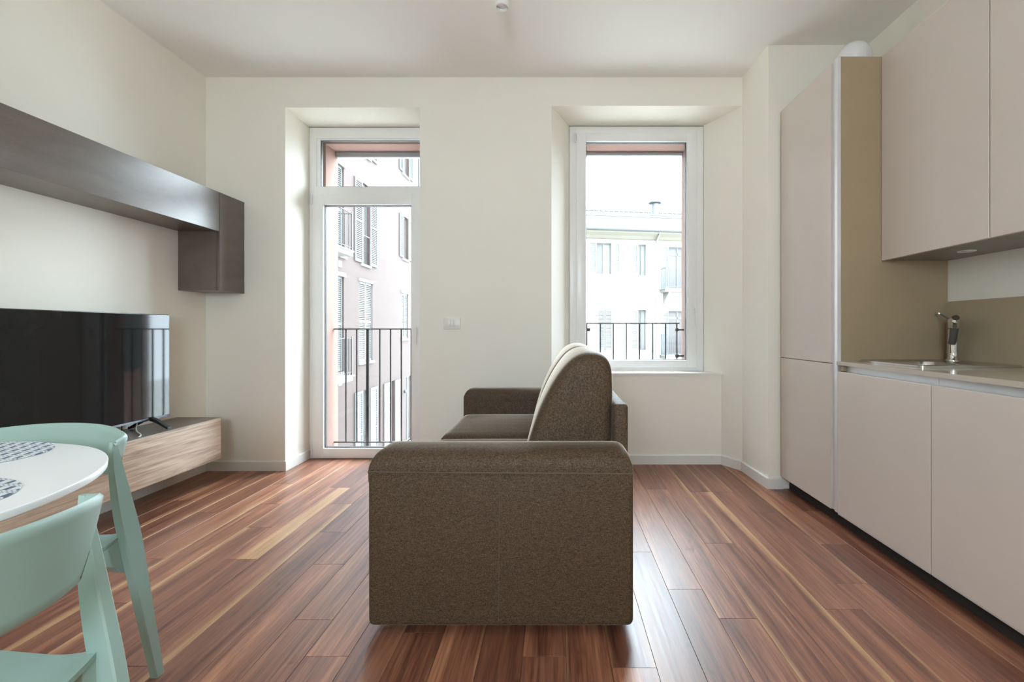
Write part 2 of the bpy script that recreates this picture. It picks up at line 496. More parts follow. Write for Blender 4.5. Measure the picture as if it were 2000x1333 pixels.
# baseboards
BH, BT = 0.073, 0.013
def base_profile(pts, name):
    """skirting along a polyline on plan, standing off to the left of the walking direction; top edge eased"""
    mb = MB()
    n = len(pts); P = [Vector(p) for p in pts]
    offs = []
    for i in range(n):
        d0 = (P[i] - P[i - 1]).normalized() if i > 0 else None
        d1 = (P[i + 1] - P[i]).normalized() if i < n - 1 else None
        n0 = Vector((-d0.y, d0.x)) if d0 is not None else None
        n1 = Vector((-d1.y, d1.x)) if d1 is not None else None
        if n0 is None: m = n1
        elif n1 is None: m = n0
        else:
            m = (n0 + n1).normalized(); m = m / max(0.35, m.dot(n0))
        offs.append(m)
    rings = []
    for i in range(n):
        def q(d, z): return (P[i].x + offs[i].x * d, P[i].y + offs[i].y * d, z)
        rings.append([q(0.0, 0.0), q(BT, 0.0), q(BT, BH - 0.006), q(BT - 0.004, BH), q(0.0, BH)])
    mb.loft(rings)
    return struct(mb, name, 'skirting')
base_profile([(XL, YB), (XL, 0.0), (XL, YR)], 'baseboard_left')
base_profile([(-2.016, YF - 0.002), (-2.016, YB), (XL + BT, YB)], 'baseboard_back')
base_profile([(0.06, YB + 0.21 - 0.04), (-0.03, YB), (-1.012, YB), (-1.012, YF - 0.002)], 'baseboard_middle')
base_profile([(1.500, YS), (XS, YS), (1.393, YB), (1.2985, 3.563), (0.045, 3.563)], 'baseboard_window')

# ------------------------------------------------------------------ frames of window and balcony door
def frame_ring(mb, x0, x1, z0, z1, t, y0, y1, r=0.006, tb=None, tt=None, tr=None):
    tb = t if tb is None else tb; tt = t if tt is None else tt; tr = t if tr is None else tr
    mb.rbox(x0, x0 + t, y0, y1, z0, z1, r, 2).rbox(x1 - tr, x1, y0, y1, z0, z1, r, 2)
    mb.rbox(x0 + t - 0.004, x1 - tr + 0.004, y0, y1, z0, z0 + tb, r, 2)
    mb.rbox(x0 + t - 0.004, x1 - tr + 0.004, y0, y1, z1 - tt, z1, r, 2)
    return mb

def lever(parent, x, y, z, out=-1):
    """window handle: rosette, neck and hanging lever"""
    h = MB().rbox(x - 0.014, x + 0.014, y - 0.008, y, z - 0.034, z + 0.034, 0.005, 2).build('handle', 'white', parent, 40, label='white lever handle')
    MB().tube([(x, y - 0.006, z + 0.012), (x, y - 0.042, z + 0.012)], 0.008, 10).build('handle_neck', 'alu', h, 40)
    MB().loft([[(x + dx * s, y - 0.036 + dy * s, zz) for dx, dy in ((-0.011, 0), (0.011, 0), (0.011, -0.014), (-0.011, -0.014))]
               for s, zz in ((1.0, z + 0.024), (1.0, z - 0.02), (0.85, z - 0.075), (0.8, z - 0.112))]).build('lever', 'white', h, 30)
    return h

# window
win = MB()
frame_ring(win, 0.112, 1.209, 0.714, ZW - 0.008, 0.062, YF, YF + 0.066, 0.004)
win = win.build('window_1', 'pvc', None, 40, kind='structure')
sx0, sx1, sz0, sz1 = 0.168, 1.152, 0.742, 2.658
s = frame_ring(MB(), sx0, sx1, sz0, sz1, 0.082, YF - 0.016, YF + 0.05, 0.008, tb=0.062, tt=0.072).build('sash', 'pvc', win, 40)
gx0, gx1, gz0, gz1 = sx0 + 0.082, sx1 - 0.082, sz0 + 0.062, sz1 - 0.072
frame_ring(MB(), gx0 - 0.001, gx1 + 0.001, gz0 - 0.001, gz1 + 0.001, 0.006, YF + 0.008, YF + 0.034, 0.001).build('gasket', 'gasket', s)
MB().box(gx0, gx1, YF + 0.018, YF + 0.024, gz0, gz1).build('pane', 'glass', s)
lever(win, 1.132, YF - 0.016, 1.205)
for z in (2.58, 0.86):
    MB().tube([(0.160, YF - 0.018, z), (0.160, YF - 0.018, z + 0.075)], 0.0055, 8).build('hinge', 'alu', win, 40)

# balcony door with fixed transom light
door = MB()
frame_ring(door, -2.013, -1.015, -0.012, ZD - 0.006, 0.058, YF, YF + 0.066, 0.004, tb=0.03, tt=0.088)
door.rbox(-1.958, -1.07, YF - 0.004, YF + 0.062, 2.115, 2.222, 0.005, 2)
door = door.build('door_1', 'pvc', None, 40, kind='structure')
tx0, tx1, tz0, tz1 = -1.955, -1.073, 2.222, ZD - 0.094
frame_ring(MB(), tx0, tx1, tz0 - 0.004, tz1, 0.030, YF + 0.006, YF + 0.05, 0.004, tb=0.006, tt=0.012).build('transom_frame', 'pvc', door, 40)
frame_ring(MB(), tx0 + 0.028, tx1 - 0.028, tz0, tz1 - 0.010, 0.006, YF + 0.012, YF + 0.034, 0.001).build('gasket', 'gasket', door)
MB().box(tx0 + 0.03, tx1 - 0.03, YF + 0.018, YF + 0.024, tz0, tz1 - 0.012).build('pane', 'glass', door)
dx0, dx1, dz0, dz1 = -1.982, -1.046, 0.004, 2.160
leaf = frame_ring(MB(), dx0, dx1, dz0, dz1, 0.092, YF - 0.018, YF + 0.05, 0.008, tb=0.082, tt=0.09, tr=0.130).build('door_leaf', 'pvc', door, 40)
gx0, gx1, gz0, gz1 = dx0 + 0.092, dx1 - 0.130, dz0 + 0.082, dz1 - 0.09
frame_ring(MB(), gx0 - 0.001, gx1 + 0.001, gz0 - 0.001, gz1 + 0.001, 0.007, YF + 0.006, YF + 0.034, 0.001).build('gasket', 'gasket', leaf)
MB().box(gx0, gx1, YF + 0.018, YF + 0.024, gz0, gz1).build('pane', 'glass', leaf)
lever(door, -1.128, YF - 0.018, 1.045)
for z in (2.075, 0.03):
    MB().tube([(-1.986, YF - 0.02, z), (-1.986, YF - 0.02, z + 0.085)], 0.006, 8).build('hinge', 'alu', door, 40)
# blind rails at the outer lintels
struct(MB().rbox(DX0 + 0.002, DX1 - 0.002, 3.955, 3.995, 2.552, 2.598, 0.004, 1), 'trim_2', 'blind')
struct(MB().rbox(WX0 + 0.002, WX1 - 0.002, 3.955, 3.995, 2.568, 2.598, 0.004, 1), 'trim_3', 'blind')

# ------------------------------------------------------------------ french balcony railings
def railing(name, label, x0, x1, y, z0, z1, xs, thick=(), brackets=()):
    t = thing(name, label, 'railing', ((x0 + x1) / 2, y, z0 - 0.0), 0, 'iron railings in front of the openings')
    ox, oz = (x0 + x1) / 2, z0
    MB().rbox(x0 - ox, x1 - ox, -0.014, 0.014, z1 - oz - 0.010, z1 - oz, 0.002, 1).build('top_rail', 'rail', t)
    MB().rbox(x0 - ox, x1 - ox, -0.012, 0.012, 0.0, 0.010, 0.002, 1).build('bottom_rail', 'rail', t)
    thin = MB().rbox(-0.0055, 0.0055, -0.0055, 0.0055, 0.009, z1 - z0 - 0.009, 0.001, 1).mesh('bar')
    thin.materials.append(M['rail'])
    for x in xs:
        o = bpy.data.objects.new('bar', thin); C.objects.link(o); o.parent = t; o.location = (x - ox, 0, 0)
    for x in thick:
        MB().rbox(x - ox - 0.012, x - ox + 0.012, -0.012, 0.012, -0.03, z1 - z0, 0.002, 1).build('post', 'rail', t)
    for (bx0, bx1, bz) in brackets:
        b = MB().tube([(bx0 - ox, 0.0, bz - oz), (bx1 - ox, 0.0, bz - oz)], 0.009, 8).build('wall_bracket', 'rail', t, 40)
        nub = (bx0 if bx0 > 0.6 else bx1) - ox
        MB().rbox(nub - 0.014, nub + 0.014, -0.016, 0.016, bz - oz - 0.014, bz - oz + 0.014, 0.004, 2).build('bracket_knob', 'rail', b, 40)
    return t
YRL = 3.925
railing('balcony_railing', 'dark iron railing with thin bars outside the glazed balcony door', DX0 + 0.004, DX1 - 0.004, YRL, 0.078, 1.063,
        [-1.806, -1.713, -1.514, -1.421, -1.329, -1.243, -1.162], thick=[-1.618])
railing('window_railing', 'dark iron railing on brackets outside the window behind the sofa', WX0 + 0.02, WX1 - 0.04, YRL, 0.735, 1.112,
        [0.270, 0.386, 0.498, 0.611, 0.724, 0.837, 0.949, 1.046], brackets=[(1.046, WX1 - 0.001, 1.052), (1.046, WX1 - 0.001, 0.826), (WX0 + 0.001, 0.285, 1.052)])

# ------------------------------------------------------------------ light switch
sw = thing('light_switch', 'cream three-gang light switch on the wall between door and window', 'switch', (-0.772, YB, 1.098))
MB().rbox(-0.063, 0.063, -0.009, 0.0, -0.042, 0.042, 0.004, 2).build('cover_plate', 'switch', sw, 40)
for i in range(3):
    MB().rbox(-0.034 + 0.0225 * i + 0.0008, -0.034 + 0.0225 * (i + 1) - 0.0008, -0.0125, -0.008, -0.0235, 0.0235, 0.0015, 2).build('rocker', 'switch', sw, 40)

# ------------------------------------------------------------------ ceiling spot
sp = thing('ceiling_spotlight', 'small white cylindrical spotlight on the ceiling above the sofa', 'light', (-0.29, 2.47, ZC))
MB().lathe([(0.0, 0.0), (0.045, 0.0), (0.045, -0.012), (0.0, -0.012)], n=28).build('ceiling_plate', 'white', sp, 40)
b = MB().lathe([(0.0, -0.010), (0.036, -0.010), (0.0375, -0.014), (0.0375, -0.133), (0.0345, -0.136), (0.031, -0.136), (0.031, -0.115), (0.0, -0.115)], n=28).build('lamp_body', 'white', sp, 40)
MB().lathe([(0.0, -0.116), (0.029, -0.116), (0.027, -0.120), (0.0, -0.122)], n=24).build('lens', 'globe', b, 40)

# ------------------------------------------------------------------ kitchen
KX = 1.480           # plane of the fronts
Y1, Y2, Y3, Y4 = 3.005, 2.392, 1.795, 1.195
ZB, ZDo, ZT = 0.088, 0.832, 2.487
WT0, WT1 = 0.866, 0.886
G = 0.0024
# tall cabinet
tc = thing('tall_cabinet', 'tall taupe kitchen cabinet with two doors standing against the corner wall', 'cabinet', (KX + 0.29, (Y1 + Y2) / 2, 0))
ox, oy = KX + 0.29, (Y1 + Y2) / 2
def kb(x0, x1, y0, y1, z0, z1, r=0.0015):
    return MB().rbox(x0 - ox, x1 - ox, y0 - oy, y1 - oy, z0, z1, r, 1)
kb(KX + 0.022, XK - 0.002, Y2 + 0.020, Y1 - 0.002, ZB, ZT).build('body', 'carcass', tc)
kb(KX + 0.0215, XK - 0.002, Y2, Y2 + 0.018, ZB, ZT + 0.002).build('side_panel', 'carcass', tc)
d = kb(KX, KX + 0.020, Y2 + 0.056, Y1 - 0.018, 0.872, ZT).build('upper_door', 'front', tc, label='tall upper door')
d = kb(KX, KX + 0.020, Y2 + 0.056, Y1 - 0.018, ZB, 0.868).build('lower_door', 'front', tc, label='lower door')
kb(KX + 0.004, KX + 0.022, Y1 - 0.017, Y1 - 0.003, ZB, ZT).build('filler', 'carcass', tc)
p = kb(KX + 0.010, KX + 0.0215, Y2 + 0.022, Y2 + 0.058, ZB, ZT).build('grip_profile', 'alu', tc, label='brushed aluminium grip channel')
kb(KX, KX + 0.021, Y2 - 0.001, Y2 + 0.022, ZB, ZT, 0.002).build('profile_lip', 'alu', p)
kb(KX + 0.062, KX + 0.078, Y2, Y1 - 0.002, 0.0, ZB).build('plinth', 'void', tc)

# base cabinets
def base_cabinet(y0, y1, label):
    t = thing('base_cabinet', label, 'cabinet', (KX + 0.29, (y0 + y1) / 2, 0), 0, 'kitchen base cabinets')
    oy_ = (y0 + y1) / 2
    def b_(x0, x1, a, c, z0, z1, r=0.0015): return MB().rbox(x0 - ox, x1 - ox, a - oy_, c - oy_, z0, z1, r, 1)
    bd = MB()
    for (xa, xb, ya, yb, za, zb_) in ((KX + 0.022, XK - 0.002, y0 + 0.0005, y0 + 0.018, ZB, ZDo - 0.004), (KX + 0.022, XK - 0.002, y1 - 0.018, y1 - 0.0005, ZB, ZDo - 0.004),
                                      (KX + 0.022, XK - 0.002, y0 + 0.018, y1 - 0.018, ZB, ZB + 0.018), (XK - 0.012, XK - 0.002, y0 + 0.018, y1 - 0.018, ZB + 0.018, ZDo - 0.004)):
        bd.box(xa - ox, xb - ox, ya - oy_, yb - oy_, za, zb_)
    bd.build('body', 'carcass', t)
    b_(KX, KX + 0.020, y0 + G, y1 - G, ZB, ZDo, 0.0015).build('door', 'front', t)
    b_(KX + 0.030, KX + 0.034, y0 + 0.0005, y1 - 0.0005, ZDo - 0.004, WT0 - 0.001, 0.001).build('grip_channel', 'alu', t, label='brushed aluminium grip channel')
    b_(KX + 0.034, KX + 0.084, y0 + 0.0005, y1 - 0.0005, ZDo - 0.003, WT0 - 0.001).build('top_rail', 'carcass', t)
    b_(KX + 0.002, KX + 0.022, y0 + G, y1 - G, ZB - 0.006, ZB - 0.0006, 0.001).build('edge_strip', 'alu', t)
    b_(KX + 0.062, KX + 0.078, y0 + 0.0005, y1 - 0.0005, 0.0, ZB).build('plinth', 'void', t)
    return t
bc1 = base_cabinet(Y3, Y2 - 0.001, 'taupe handleless base cabinet under the sink, beside the tall cabinet')
bc2 = base_cabinet(Y4, Y3, 'taupe handleless base cabinet at the right edge, nearest the camera')
MB().rbox(KX + 0.0015 - ox, XK - 0.002 - ox, Y4 - 0.018 - (Y4 + Y3) / 2, Y4 - (Y4 + Y3) / 2, 0.0, WT0 - 0.001, 0.001, 1).build('end_panel', 'carcass', bc2)
MB().rbox(KX + 0.006 - ox, KX + 0.030 - ox, Y2 - 0.036 - (Y3 + Y2 - 0.001) / 2, Y2 - 0.012 - (Y3 + Y2 - 0.001) / 2, ZDo + 0.002, WT0 - 0.002, 0.002, 1).build('end_stop', 'carcass', bc1)

# worktop with a cut-out for the sink
SX0, SX1, SY0, SY1 = 1.575, 2.020, 1.960, 2.366
wt = MB()
wt.box(KX - 0.004, SX0 + 0.01, Y4 - 0.018, Y2 - 0.001, WT0, WT1).box(SX1 - 0.01, XK - 0.001, Y4 - 0.018, Y2 - 0.001, WT0, WT1)
wt.box(SX0 + 0.01, SX1 - 0.01, Y4 - 0.018, SY0 + 0.01, WT0, WT1).box(SX0 + 0.01, SX1 - 0.01, SY1 - 0.01, Y2 - 0.001, WT0, WT1)
wt.build('worktop', 'worktop', None, None, label='thin greige kitchen worktop over the base cabinets', category='worktop')
# backsplash
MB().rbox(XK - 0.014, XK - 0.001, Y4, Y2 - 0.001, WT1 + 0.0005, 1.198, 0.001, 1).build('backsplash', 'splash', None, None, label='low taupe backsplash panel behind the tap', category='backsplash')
# sink
sk = thing('sink', 'square stainless steel inset sink in the worktop', 'sink', ((SX0 + SX1) / 2, (SY0 + SY1) / 2, WT1))
hx, hy = (SX1 - SX0) / 2, (SY1 - SY0) / 2
def rrect(ax, ay, r, z, n=5, dx=0, dy=0):
    pts = []
    for cx, cy, a0 in ((ax - r, ay - r, 0), (-ax + r, ay - r, 90), (-ax + r, -ay + r, 180), (ax - r, -ay + r, 270)):
        for i in range(n + 1):
            a = R(a0 + 90 * i / n)
            pts.append((dx + cx + r * math.cos(a), dy + cy + r * math.sin(a), z))
    return pts
MB().loft([rrect(hx, hy, 0.02, 0.0005), rrect(hx, hy, 0.02, 0.009), rrect(hx - 0.004, hy - 0.004, 0.018, 0.012), rrect(hx - 0.020, hy - 0.020, 0.05, 0.010, dx=-0.0),
           rrect(hx - 0.075, hy - 0.034, 0.06, 0.003, dx=-0.035), rrect(hx - 0.08, hy - 0.04, 0.06, -0.015, dx=-0.035), rrect(hx - 0.09, hy - 0.05, 0.06, -0.135, dx=-0.035), rrect(hx - 0.13, hy - 0.09, 0.04, -0.145, dx=-0.035)], cap=False).add(
           rrect(hx - 0.13, hy - 0.09, 0.04, -0.145, dx=-0.035), [tuple(range(24))]).build('basin', 'steel', sk, 35)
MB().lathe([(0, -0.143), (0.040, -0.143), (0.042, -0.1445), (0, -0.1445)], -0.035, 0).build('drain', 'chrome', sk, 35)
# tap
tp = thing('kitchen_tap', 'chrome mixer tap with pull-out spray at the sink', 'tap', (1.995, 2.285, WT1 + 0.008))
bdy = MB().lathe([(0, 0), (0.029, 0), (0.029, 0.004), (0.025, 0.010), (0.0215, 0.014), (0.0205, 0.04), (0.0195, 0.16), (0.0195, 0.205), (0.017, 0.212), (0, 0.212)], n=24).build('body', 'chrome', tp, 40)
MB().lathe([(0.0200, 0.160), (0.0206, 0.161), (0.0206, 0.163), (0.0200, 0.164)], n=24).build('collar', 'dark_chrome', bdy, 40)
lv = MB().tube([(0.000, 0.004, 0.200), (-0.012, 0.030, 0.222), (-0.022, 0.050, 0.238)], 0.0042, 8).build('lever', 'dark_chrome', tp, 40)
MB().lathe([(0, 0.231), (0.006, 0.233), (0.0085, 0.240), (0.006, 0.247), (0, 0.249)], -0.024, 0.054, 14).build('lever_knob', 'chrome', lv, 40)
so = MB().tube([(-0.002, -0.005, 0.140), (-0.014, -0.022, 0.166), (-0.026, -0.042, 0.190), (-0.034, -0.054, 0.204)], 0.017, 16, 0.020).build('spout', 'chrome', tp, 40)
MB().tube([(-0.028, -0.044, 0.192), (-0.040, -0.060, 0.212), (-0.044, -0.066, 0.216)], 0.0215, 16, 0.015).build('spout_cap', 'chrome', so, 40)
spx = MB().tube([(-0.040, -0.056, 0.170), (-0.036, -0.046, 0.140), (-0.030, -0.034, 0.112), (-0.026, -0.024, 0.088)], 0.017, 16, 0.015).build('spray_head', 'dark_chrome', tp, 40, label='dark grip of the pull-out spray')
MB().tube([(-0.046, -0.066, 0.196), (-0.042, -0.058, 0.168)], 0.021, 16, 0.018).build('spray_collar', 'chrome', spx, 40)

# wall cabinets
UX = 1.711
ZU = 1.413
def wall_cab(y0, y1, label):
    t = thing('wall_cabinet', label, 'cabinet', (1.89, (y0 + y1) / 2, ZU), 0, 'kitchen wall cabinets')
    oy_ = (y0 + y1) / 2
    def b_(x0, x1, a, c, z0, z1, r=0.0015): return MB().rbox(x0 - 1.89, x1 - 1.89, a - oy_, c - oy_, z0 - ZU, z1 - ZU, r, 1)
    b_(UX + 0.022, XK - 0.001, y0 + 0.0005, y1 - 0.0005, ZU + 0.010, ZT).build('body', 'carcass', t)
    b_(UX, UX + 0.020, y0 + G, y1 - G, ZU, ZT, 0.0015).build('door', 'front', t)
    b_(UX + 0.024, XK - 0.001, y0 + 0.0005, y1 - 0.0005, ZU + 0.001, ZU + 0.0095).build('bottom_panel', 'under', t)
    return t
wc1 = wall_cab(Y3, Y2 - 0.001, 'taupe handleless wall cabinet above the sink, beside the tall cabinet')
wc2 = wall_cab(Y4, Y3, 'taupe handleless wall cabinet at the top right, nearest the camera')
us = thing('under_cabinet_spot', 'round recessed spot under the wall cabinet above the sink', 'light', (1.893, 2.095, ZU + 0.001))
MB().lathe([(0.0, 0.0), (0.022, 0.0), (0.024, -0.003), (0.033, -0.004), (0.035, -0.001), (0.035, 0.0)], n=28).build('trim_ring', 'alu', us, 40)
MB().lathe([(0.0, -0.0005), (0.022, -0.0005), (0.022, -0.002), (0.0, -0.0022)], n=24).build('diffuser', 'globe', us, 40)

# globe lamp on the short wall above the tall cabinet
gl = thing('globe_wall_lamp', 'white opal globe lamp on the wall above the tall cabinet', 'lamp', (1.782, YS, 2.672))
MB().tube([(0, -0.001, 0), (0, -0.022, 0)], 0.05, 24).build('wall_plate', 'white', gl, 40)
MB().tube([(0, -0.020, 0), (0, -0.215, 0)], 0.012, 12).build('arm', 'white', gl, 40)
MB().lathe([(0.0935 * math.sin(math.pi * i / 20), -0.0935 * math.cos(math.pi * i / 20)) for i in range(21)], 0, -0.29, 36).build('globe', 'globe', gl, 60)

# ------------------------------------------------------------------ media furniture on the left wall
XF = -2.300
tb = thing('tv_bench', 'floating low tv bench with grey-oak front below the television', 'tv bench', ((XL + XF) / 2, 2.29, 0.17))
def fb(x0, x1, y0, y1, z0, z1, r=0.001, o=None):
    o = ((XL + XF) / 2, 2.29, 0.17) if o is None else o
    return MB().rbox(x0 - o[0], x1 - o[0], y0 - o[1], y1 - o[1], z0 - o[2], z1 - o[2], r, 1)
TB0, TB1 = 1.45, 3.13
fb(XL + 0.001, XF - 0.021, TB0 + 0.001, TB1 - 0.001, 0.170, 0.434).build('body', 'board', tb)
fb(XL + 0.001, XF - 0.004, TB0, TB1, 0.4345, 0.450).build('top', 'board', tb, label='dark grey-brown top panel')
fb(XF - 0.020, XF, TB0 + 0.001, TB1 - 0.001, 0.168, 0.447).build('drop_front', 'oak', tb, label='grey-oak drop front')
# beam cabinet and end cabinet
BXF = -2.318
hb = thing('beam_cabinet', 'long horizontal dark grey-brown wall cabinet above the television', 'cabinet', ((XL + BXF) / 2, 2.2, 1.732))
o_ = ((XL + BXF) / 2, 2.2, 1.732)
fb(XL + 0.001, BXF - 0.022, 1.25, 3.139, 1.734, 2.0, o=o_).build('body', 'board', hb)
fb(BXF - 0.020, BXF, 1.25, 3.138, 1.730, 2.001, o=o_).build('flap_door', 'board', hb)
ec = thing('end_cabinet', 'upright dark grey-brown wall cabinet in the corner, ending the long beam', 'cabinet', ((XL + BXF) / 2, 3.26, 1.322))
o_ = ((XL + BXF) / 2, 3.26, 1.322)
fb(XL + 0.001, BXF - 0.022, 3.141, 3.392, 1.324, 2.0, o=o_).build('body', 'board', ec)
fb(BXF - 0.020, BXF, 3.1415, 3.391, 1.322, 2.001, o=o_).build('door', 'board', ec)

# television
TX = -2.447
tv = thing('television', 'flat black television with glossy screen on the low bench', 'television', (TX, 2.33, 0.451))
def tvb(x0, x1, y0, y1, z0, z1, r=0.004): return MB().rbox(x0 - TX, x1 - TX, y0 - 2.33, y1 - 2.33, z0 - 0.451, z1 - 0.451, r, 2)
TY0, TY1, TZ0, TZ1 = 1.770, 2.888, 0.506, 1.147
tvb(TX - 0.028, TX - 0.003, TY0, TY1, TZ0, TZ1).build('casing', 'tv_black', tv, 40)
tvb(TX - 0.062, TX - 0.026, TY0 + 0.16, TY1 - 0.16, TZ0 + 0.03, TZ0 + 0.34, 0.015).build('electronics_housing', 'tv_black', tv, 40)
tvb(TX - 0.003, TX - 0.0005, TY0 + 0.004, TY1 - 0.004, TZ0 + 0.012, TZ1 - 0.004, 0.0005).build('screen', 'screen', tv)
tvb(TX - 0.004, TX + 0.001, TY0 + 0.001, TY1 - 0.001, TZ0, TZ0 + 0.012, 0.001).build('bottom_bezel', 'tv_bezel', tv, label='grey metal strip along the bottom')
def tv_foot(y):
    mb = MB()
    for sx, ex in ((0.0, 0.112), (-0.010, -0.128)):
        rings = []
        for k_, (fx, fz, hw, hh) in enumerate(((0.0, 0.062, 0.011, 0.011), (0.35, 0.048, 0.012, 0.009), (0.9, 0.010, 0.0125, 0.007), (1.0, 0.0075, 0.0125, 0.0065))):
            x = sx + (ex - sx) * fx
            rings.append([(x, y - 2.33 - hw, fz - hh), (x, y - 2.33 + hw, fz - hh), (x, y - 2.33 + hw, fz + hh), (x, y - 2.33 - hw, fz + hh)])
        mb.loft(rings)
    return mb.build('stand_foot', 'black', tv)
tv_foot(2.752); tv_foot(1.91)
# cables
def bez(p, n=14):
    p = [Vector(q) for q in p]; out = []
    for i in range(n + 1):
        t = i / n; a = list(p)
        while len(a) > 1: a = [a[j] * (1 - t) + a[j + 1] * t for j in range(len(a) - 1)]
        out.append(a[0])
    return out
cw = MB().tube(bez([(-2.535, 2.78, 0.60), (-2.535, 2.76, 0.44), (-2.50, 2.69, 0.452), (-2.42, 2.62, 0.458), (-2.34, 2.60, 0.456), (-2.318, 2.53, 0.4545)]), 0.0035, 8).build('white_cable', 'cable_w', None, 40, label='white cable lying on the tv bench beside the stand foot', category='cable')
MB().tube(bez([(-2.52, 2.66, 0.58), (-2.52, 2.64, 0.44), (-2.47, 2.56, 0.453), (-2.36, 2.54, 0.455), (-2.34, 2.42, 0.4545), (-2.322, 2.41, 0.4535)]), 0.0028, 8).build('black_cable', 'black', None, 40, label='thin black cable lying on the tv bench behind the mint chair', category='cable')

# ------------------------------------------------------------------ sofa
sf = thing('sofa', 'brown fabric two-seat sofa seen from its side in the middle of the room', 'sofa', (0, 0, 0))
SXF, SXB = -0.643, 0.268
SYA, SYB = 1.550, 3.372
AT = 0.21
def seam_tube(pts, parent, r=0.0022):
    return MB().tube(pts, r, 6).build('seam', 'seam', parent, 60)
def arm(y0, y1):
    a = MB().rbox(SXF, SXB, y0, y1, 0.034, 0.600, 0.022, 4).build('arm_panel', 'fabric', sf, 50)
    # padded top: superellipse section over the width, rounded at both ends
    hx_, cx_ = (SXB - SXF) / 2, (SXB + SXF) / 2
    hy_, cy_ = (y1 - y0) / 2, (y0 + y1) / 2
    rings = []
    zb, zt = 0.560, 0.634
    n = 40
    for i in range(n + 1):
        u = i / n
        ex = -1 + 2 * (0.5 - 0.5 * math.cos(math.pi * u))
        # end rounding
        e = max(0.0, (abs(ex) - (1 - 0.045 / hx_)) / (0.045 / hx_))
        hh = (zt - zb) * (0.42 + 0.58 * math.sqrt(max(0.0, 1 - e * e))) if e > 0 else (zt - zb)
        x = cx_ + ex * (hx_ - 0.005)
        ring = []
        m = 16
        for j in range(m + 1):
            s_ = math.pi * j / m
            c_, q_ = math.cos(s_), math.sin(s_)
            yy = cy_ - math.copysign(abs(c_) ** 0.55, c_) * (hy_ + 0.0008)
            zz = zb + hh * (q_ ** 0.62)
            ring.append((x, yy, zz))
        ring += [(x, cy_ + hy_ * 0.98, zb - 0.03), (x, cy_ - hy_ * 0.98, zb - 0.03)]
        rings.append(ring)
    p_ = MB().loft(rings).build('arm_pad', 'fabric', a, 50)
    return a
a1 = arm(SYA, SYA + AT)
a2 = arm(SYB - AT, SYB)
seam_tube([(SXF + 0.004, SYA - 0.0012, 0.5665), (-0.4, SYA - 0.0025, 0.5645), (0, SYA - 0.0025, 0.5625), (SXB - 0.006, SYA - 0.0012, 0.5605)], a1, 0.0024)
seam_tube([(-0.190, SYA - 0.0002, 0.558), (-0.192, SYA - 0.0002, 0.3), (-0.194, SYA - 0.0002, 0.06)], a1, 0.0010)
SY0_, SY1_ = SYA + AT + 0.002, SYB - AT - 0.002
MB().rbox(SXF + 0.03, SXB - 0.05, SY0_, SY1_, 0.055, 0.30, 0.015, 3).build('base', 'fabric', sf, 50)
MB().rbox(0.222, 0.279, SY0_ - 0.022, SY1_ + 0.02, 0.09, 0.765, 0.014, 3).build('back_panel', 'fabric', sf, 50)
# seat cushions
def pillow(x0, x1, y0, y1, z0, z1, edge=0.05, crown=0.02, nx=22, ny=16):
    mb = MB()
    def prof(u):      # 0 at the border, 1 inside
        return math.sqrt(max(0.0, 1 - (1 - min(1.0, u)) ** 2))
    zc = (z0 + z1) / 2; hz = (z1 - z0) / 2
    def cosd(i, n): return 0.5 - 0.5 * math.cos(math.pi * i / n)
    for sgn in (1, -1):
        vs = []
        for i in range(nx + 1):
            for j in range(ny + 1):
                x = x0 + (x1 - x0) * cosd(i, nx); y = y0 + (y1 - y0) * cosd(j, ny)
                dx_ = min(x - x0, x1 - x) / edge; dy_ = min(y - y0, y1 - y) / edge
                h = prof(dx_) * prof(dy_)
                cr = crown * math.sin(math.pi * (x - x0) / (x1 - x0)) * math.sin(math.pi * (y - y0) / (y1 - y0))
                vs.append((x, y, zc + sgn * (hz * h + cr * (1 if sgn > 0 else 0))))
        fs = [(i * (ny + 1) + j, (i + 1) * (ny + 1) + j, (i + 1) * (ny + 1) + j + 1, i * (ny + 1) + j + 1) for i in range(nx) for j in range(ny)]
        mb.add(vs, fs)
    return mb
YMID = (SY0_ + SY1_) / 2
for (ya, yb) in ((SY0_, YMID - 0.001), (YMID + 0.001, SY1_)):
    MB_ = pillow(SXF - 0.004, 0.10, ya, yb, 0.300, 0.472, 0.045, 0.014)
    MB_.build('seat_cushion', 'fabric', sf, 60)
